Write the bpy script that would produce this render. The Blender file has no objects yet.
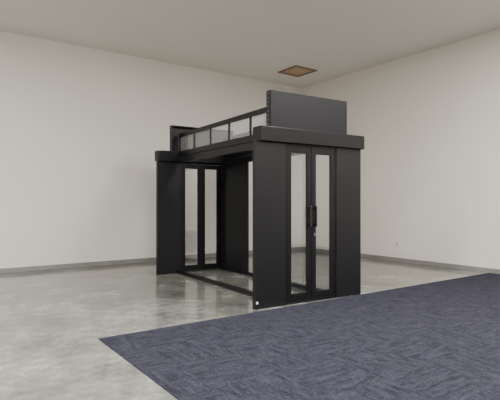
import bpy, bmesh, math
from mathutils import Vector, Matrix

# ---------------------------------------------------------------- materials
def new_mat(name):
    m = bpy.data.materials.new(name); m.use_nodes = True
    nt = m.node_tree
    b = nt.nodes.get('Principled BSDF')
    return m, nt, b

def noise(nt, scale, detail=4, rough=0.55, coord='Object', vscale=None):
    tc = nt.nodes.new('ShaderNodeTexCoord')
    n = nt.nodes.new('ShaderNodeTexNoise')
    n.inputs['Scale'].default_value = scale
    n.inputs['Detail'].default_value = detail
    n.inputs['Roughness'].default_value = rough
    if vscale:
        mp = nt.nodes.new('ShaderNodeMapping')
        mp.inputs['Scale'].default_value = vscale
        nt.links.new(tc.outputs[coord], mp.inputs['Vector'])
        nt.links.new(mp.outputs[0], n.inputs['Vector'])
    else:
        nt.links.new(tc.outputs[coord], n.inputs['Vector'])
    return n

def ramp(nt, fac, stops):
    r = nt.nodes.new('ShaderNodeValToRGB')
    el = r.color_ramp.elements
    while len(el) < len(stops): el.new(0.5)
    for e, (p, c) in zip(el, stops):
        e.position = p; e.color = (*c, 1)
    nt.links.new(fac, r.inputs['Fac'])
    return r

def mixf(nt, a, b, f):
    mx = nt.nodes.new('ShaderNodeMix'); mx.data_type = 'FLOAT'
    if isinstance(f, float): mx.inputs[0].default_value = f
    else: nt.links.new(f, mx.inputs[0])
    nt.links.new(a, mx.inputs[2]); nt.links.new(b, mx.inputs[3])
    return mx.outputs[0]

def bump(nt, b, fac, strength=0.1, dist=0.01):
    bp = nt.nodes.new('ShaderNodeBump')
    bp.inputs['Strength'].default_value = strength
    bp.inputs['Distance'].default_value = dist
    nt.links.new(fac, bp.inputs['Height'])
    nt.links.new(bp.outputs[0], b.inputs['Normal'])

def simple(name, c1, c2=None, rough=0.5, metal=0.0, scale=6, bstr=0.0, spec=None):
    m, nt, b = new_mat(name)
    n = noise(nt, scale)
    r = ramp(nt, n.outputs['Fac'], [(0.3, c1), (0.7, c2 or c1)])
    nt.links.new(r.outputs[0], b.inputs['Base Color'])
    b.inputs['Roughness'].default_value = rough
    b.inputs['Metallic'].default_value = metal
    if spec is not None: b.inputs['Specular IOR Level'].default_value = spec
    if bstr: bump(nt, b, n.outputs['Fac'], bstr)
    return m

M_wall = simple('painted_wall', (0.715, 0.69, 0.645), (0.735, 0.71, 0.665), 0.75, scale=1.0)
M_wall_r = simple('painted_wall_warm', (0.70, 0.665, 0.605), (0.72, 0.685, 0.625), 0.75, scale=1.0)
M_ceil = simple('ceiling_paint', (0.73, 0.70, 0.66), (0.75, 0.72, 0.68), 0.85, scale=2)
M_base = simple('baseboard_vinyl', (0.20, 0.195, 0.185), (0.23, 0.225, 0.215), 0.5)
M_black = simple('powder_coat_black', (0.004, 0.004, 0.005), (0.006, 0.006, 0.007), 0.38, scale=30, spec=.22)
M_panel = simple('powder_coat_charcoal', (0.0055, 0.0055, 0.0068), (0.0075, 0.0075, 0.009), 0.42, scale=30, spec=.25)
M_upper = simple('powder_coat_slate', (0.006, 0.0062, 0.008), (0.008, 0.0082, 0.0105), 0.42, scale=30, spec=.22)
M_steel = simple('bright_steel', (0.5, 0.5, 0.5), (0.55, 0.55, 0.55), 0.35, 0.9)
M_dull = simple('dull_steel', (0.12, 0.12, 0.12), (0.15, 0.15, 0.15), 0.45, 0.6)
M_handle = simple('handle_black', (0.002, 0.002, 0.002), None, 0.25)
M_white = simple('white_plastic', (0.75, 0.74, 0.7), None, 0.5)
M_tan = simple('diffuser_tan', (0.42, 0.28, 0.15), (0.50, 0.35, 0.19), 0.5)
M_frame = simple('diffuser_frame', (0.20, 0.14, 0.09), None, 0.5)

# concrete
M_conc, nt, b = new_mat('polished_concrete')
n1 = noise(nt, 1.3, 10, 0.7)
n2 = noise(nt, 5.0, 12, 0.8)
m = mixf(nt, n1.outputs['Fac'], n2.outputs['Fac'], 0.45)
r = ramp(nt, m, [(0.38, (0.055, 0.058, 0.050)), (0.46, (0.12, 0.123, 0.11)), (0.54, (0.19, 0.192, 0.174)), (0.62, (0.34, 0.34, 0.315))])
nt.links.new(r.outputs[0], b.inputs['Base Color'])
r2 = ramp(nt, n2.outputs['Fac'], [(0.3, (0.08,)*3), (0.7, (0.20,)*3)])
nt.links.new(r2.outputs[0], b.inputs['Roughness'])
b.inputs['IOR'].default_value = 1.75

# carpet
M_carpet, nt, b = new_mat('blue_grey_carpet')
na = noise(nt, 1.0, 6, 0.7, vscale=(4, 20, 1))
nb = noise(nt, 1.0, 6, 0.7, vscale=(20, 4, 1))
tc = nt.nodes.new('ShaderNodeTexCoord')
ck = nt.nodes.new('ShaderNodeTexChecker'); ck.inputs['Scale'].default_value = 1/0.6
mp = nt.nodes.new('ShaderNodeMapping'); mp.inputs['Location'].default_value = (0, 0, 0.3)
nt.links.new(tc.outputs['Object'], mp.inputs['Vector']); nt.links.new(mp.outputs[0], ck.inputs['Vector'])
n2 = noise(nt, 60, 3, 0.7)
m = mixf(nt, na.outputs['Fac'], nb.outputs['Fac'], ck.outputs['Fac'])
m = mixf(nt, m, n2.outputs['Fac'], 0.45)
r = ramp(nt, m, [(0.38, (0.010, 0.0105, 0.017)), (0.62, (0.045, 0.045, 0.064))])
nt.links.new(r.outputs[0], b.inputs['Base Color'])
b.inputs['Roughness'].default_value = 0.95
b.inputs['Specular IOR Level'].default_value = 0.08
bump(nt, b, n2.outputs['Fac'], 0.4, 0.01)

def glass(name, tint, gl=0.08, milk=0.0):
    m = bpy.data.materials.new(name); m.use_nodes = True
    nt = m.node_tree; nt.nodes.clear()
    out = nt.nodes.new('ShaderNodeOutputMaterial')
    t = nt.nodes.new('ShaderNodeBsdfTransparent'); t.inputs[0].default_value = (*tint, 1)
    g = nt.nodes.new('ShaderNodeBsdfGlossy'); g.inputs['Roughness'].default_value = 0.02
    d = nt.nodes.new('ShaderNodeBsdfTranslucent'); d.inputs[0].default_value = (0.85, 0.87, 0.88, 1)
    m1 = nt.nodes.new('ShaderNodeMixShader'); m1.inputs[0].default_value = gl
    m2 = nt.nodes.new('ShaderNodeMixShader'); m2.inputs[0].default_value = milk
    nt.links.new(t.outputs[0], m1.inputs[1]); nt.links.new(g.outputs[0], m1.inputs[2])
    nt.links.new(m1.outputs[0], m2.inputs[1]); nt.links.new(d.outputs[0], m2.inputs[2])
    nt.links.new(m2.outputs[0], out.inputs[0])
    return m
M_glass = glass('door_glass', (0.90, 0.915, 0.915), 0.10)
M_poly = glass('polycarbonate', (0.97, 0.98, 0.99), 0.12, 0.2)

def emis(name, col, s):
    m, nt, b = new_mat(name)
    b.inputs['Emission Color'].default_value = (*col, 1)
    b.inputs['Emission Strength'].default_value = s
    b.inputs['Base Color'].default_value = (0.8, 0.8, 0.8, 1)
    return m
M_lamp = emis('lamp_lens', (1, 0.97, 0.93), 4.0)

# ---------------------------------------------------------------- geometry
def boxes(name, blist, mat, parent=None, bevel=0.0):
    """blist: (x0,x1,y0,y1,z0,z1)"""
    bm = bmesh.new()
    for (x0, x1, y0, y1, z0, z1) in blist:
        vs = [bm.verts.new(p) for p in [(x0,y0,z0),(x1,y0,z0),(x1,y1,z0),(x0,y1,z0),(x0,y0,z1),(x1,y0,z1),(x1,y1,z1),(x0,y1,z1)]]
        for f in [(0,3,2,1),(4,5,6,7),(0,1,5,4),(1,2,6,5),(2,3,7,6),(3,0,4,7)]:
            bm.faces.new([vs[i] for i in f])
    me = bpy.data.meshes.new(name); bm.to_mesh(me); bm.free()
    ob = bpy.data.objects.new(name, me); bpy.context.collection.objects.link(ob)
    me.materials.append(mat)
    if bevel:
        md = ob.modifiers.new('bevel', 'BEVEL'); md.width = bevel; md.segments = 2; md.limit_method = 'ANGLE'
    if parent: ob.parent = parent
    return ob

WX, WY, X0, Y0, H = 9.28, 10.39, -3.5, -4.5, 4.82
boxes('floor', [(X0-.2, WX+.2, Y0-.2, WY+.2, -0.1, 0)], M_conc)
boxes('ceiling', [(X0-.2, WX+.2, Y0-.2, WY+.2, H, H+0.1)], M_ceil)
boxes('wall_back', [(X0, WX, WY, WY+.2, 0, H)], M_wall)
boxes('wall_right', [(WX, WX+.2, Y0, WY+.2, 0, H)], M_wall_r)
boxes('wall_left', [(X0-.2, X0, Y0, WY+.2, 0, H)], M_wall)
boxes('wall_front', [(X0, WX, Y0-.2, Y0, 0, H)], M_wall)
boxes('baseboard_back', [(X0, WX, WY-.015, WY, 0, 0.10)], M_base, bevel=.004)
boxes('baseboard_right', [(WX-.015, WX, Y0, WY-.015, 0, 0.10)], M_base, bevel=.004)
boxes('carpet', [(1.5, WX-.015, Y0+.02, 4.80, 0, 0.008)], M_carpet)

# wall outlet
o = bpy.data.objects.new('wall_outlet', None); bpy.context.collection.objects.link(o)
o.location = (WX, 7.0, 0.42)
boxes('cover_plate', [(-.008, 0, -.04, .04, -.06, .06)], M_white, o, .003)
boxes('socket', [(-.012, -.008, -.02, .02, .01, .04), (-.012, -.008, -.02, .02, -.04, -.01)], M_base, o)

# ceiling air diffuser
o = bpy.data.objects.new('ceiling_air_diffuser', None); bpy.context.collection.objects.link(o)
o.location = (7.97, 9.1, H)
def ring(s, w, z0, z1):
    return [(-s, s, -s, -s+w, z0, z1), (-s, s, s-w, s, z0, z1), (-s, -s+w, -s+w, s-w, z0, z1), (s-w, s, -s+w, s-w, z0, z1)]
boxes('frame', ring(.36, .05, -.03, 0), M_frame, o)
boxes('louvres', ring(.27, .05, -.022, 0) + ring(.18, .05, -.022, 0) + [(-.08, .08, -.08, .08, -.022, 0)], M_tan, o)
boxes('backing', [(-.31, .31, -.31, .31, -.006, 0)], M_white, o)

# ---------------------------------------------------------------- enclosure
E = bpy.data.objects.new('aisle_containment_enclosure', None); bpy.context.collection.objects.link(E)
E.location = (3.585, 4.926, 0.0)
ROT = -3.0
E.rotation_euler = (0, 0, math.radians(ROT))
W = 1.93; L = 3.56; CW = 0.50; PT = 2.22
HT = 2.42
T = 0.07

def end_wall(pre, v, s):
    """v: outer plane, s: +1 builds inwards toward +v, -1 toward -v"""
    def B(u0, u1, a, c, z0, z1):
        y0, y1 = sorted((v + s*a, v + s*c))
        return (u0, u1, y0, y1, z0, z1)
    for nm, u0, u1 in (('pillar_a', 0, CW), ('pillar_b', W-CW, W)):
        boxes(pre+nm, [B(u0, u1, 0, T, 0.0, PT)], M_panel, E, .006)
    boxes(pre+'header', [B(0.06, W+0.03, -0.05, 0.16, PT, HT)], M_black, E, .008)
    boxes(pre+'upper_panel', [B(.27, 1.67, .03, .05, HT, 2.93), B(.27, .29, .05, .14, HT, 2.93), B(1.65, 1.67, .05, .14, HT, 2.93), B(.29, 1.65, .05, .14, 2.91, 2.93)], M_upper, E, .003)
    boxes(pre+'flange_holes', [B(.267, .27, .085, .105, HT+.04+i*.06, HT+.065+i*.06) for i in range(8)], M_dull, E)
    boxes(pre+'door_frame', [B(CW, CW+.02, .01, .06, 0, PT), B(W-CW-.02, W-CW, .01, .06, 0, PT), B(CW+.02, W-CW-.02, .01, .06, PT-.03, PT), B(CW+.02, W-CW-.02, .01, .06, 0, .012)], M_black, E)
    mid = W/2
    for k, (a, c) in enumerate(((CW+.024, mid-.003), (mid+.003, W-CW-.024))):
        z0, z1, sx, st, sb = .018, PT-.034, .08, .09, .12
        y0, y1 = .012, .048
        boxes(pre+'door_leaf_%d' % (k+1), [B(a, a+sx, y0, y1, z0, z1), B(c-sx, c, y0, y1, z0, z1), B(a+sx, c-sx, y0, y1, z0, z0+sb), B(a+sx, c-sx, y0, y1, z1-st, z1)], M_black, E, .003)
        boxes(pre+'door_glass_%d' % (k+1), [B(a+sx, c-sx, .028, .033, z0+sb, z1-st)], M_glass, E)
        hx = mid + (-.045 if k == 0 else .045)
        boxes(pre+'handle_%d' % (k+1), [B(hx-.014, hx+.014, -.045, -.02, 1.06, 1.36), B(hx-.01, hx+.01, -.02, y0, 1.08, 1.11), B(hx-.01, hx+.01, -.02, y0, 1.31, 1.34)], M_handle, E, .005)
    boxes(pre+'lock', [B(mid+.03, mid+.06, -.012, .012, .93, .97)], M_dull, E, .004)
end_wall('front_', 0.0, 1)
end_wall('rear_', L, -1)
boxes('rear_pillar_cap', [(-.01, .058, L-.12, L+.05, PT, HT)], M_panel, E, .004)

boxes('edge_studs', [(W, W+.012, .02, .04, .15+i*.2, .18+i*.2) for i in range(10)], M_steel, E)
boxes('label', [(.015, .045, -.002, 0, .07, .10)], M_white, E)

# long sides
for nm, u in (('near', .42), ('far', W-.50)):
    u1 = u+.05
    boxes(nm+'_floor_beam', [(u, u1, T, L-T, 0, .07)], M_black, E, .005)
    boxes(nm+'_top_beam', [(u-.02, u1, .16, L-.16, PT-.03, PT+.09), (u, u1, .16, L-.16, PT+.10, HT)], M_black, E, .004)
    boxes(nm+'_upper_rail', [(u, u1, .14, L-.14, 2.70, 2.77)], M_black, E, .004)
    n = 5
    ys = [.16 + i*(L-.32)/n for i in range(n+1)]
    boxes(nm+'_mullions', [(u+.01, u1-.01, y-.015, y+.015, HT, 2.70) for y in ys], M_black, E)
    boxes(nm+'_glazing', [(u+.022, u+.028, .16, L-.16, HT, 2.70)], M_poly, E)
boxes('blanking_panel', [(W-.48, W-.45, 2.5, L-T, .07, PT-.03)], M_panel, E, .004)

# ---------------------------------------------------------------- lights
def lamp(x, y, p, sx=1.2, sy=.6):
    e = bpy.data.objects.new('ceiling_light_panel', None); bpy.context.collection.objects.link(e)
    e.location = (x, y, H)
    boxes('housing', [(-sx/2-.04, sx/2+.04, -sy/2-.04, sy/2+.04, -.05, 0)], M_white, e)
    boxes('lens', [(-sx/2, sx/2, -sy/2, sy/2, -.056, -.05)], M_lamp, e)
    l = bpy.data.lights.new('lamp', 'AREA'); l.shape = 'RECTANGLE'; l.size = sx; l.size_y = sy
    l.energy = p; l.color = (1, .975, .935)
    lo = bpy.data.objects.new('lamp', l); bpy.context.collection.objects.link(lo)
    lo.parent = e; lo.location = (0, 0, -.07)
P = 205
for x, y, k in ((-1.5, 0, 1), (-1.5, 4, .8), (-1.5, 7.5, .45), (1.2, 0.2, 1.1), (1.6, 4.3, 1.2), (5.2, 0.2, 1.1), (5.4, 3.2, 1.1), (8, 0.5, 1), (1.2, -3, 1), (5.5, -3, 1)):
    lamp(x, y, P*k)
w = bpy.data.worlds.new('world'); bpy.context.scene.world = w; w.use_nodes = True
w.node_tree.nodes['Background'].inputs[0].default_value = (.8, .8, .8, 1)
w.node_tree.nodes['Background'].inputs[1].default_value = 0.3

# ---------------------------------------------------------------- camera
cam = bpy.data.cameras.new('camera'); co = bpy.data.objects.new('camera', cam)
bpy.context.collection.objects.link(co)
cam.sensor_width = 36; cam.lens = 36*465/500; cam.shift_y = 3/500
co.location = (0, 0, 1.4)
co.rotation_euler = (math.radians(90), 0, math.radians(54.6-90))
bpy.context.scene.camera = co
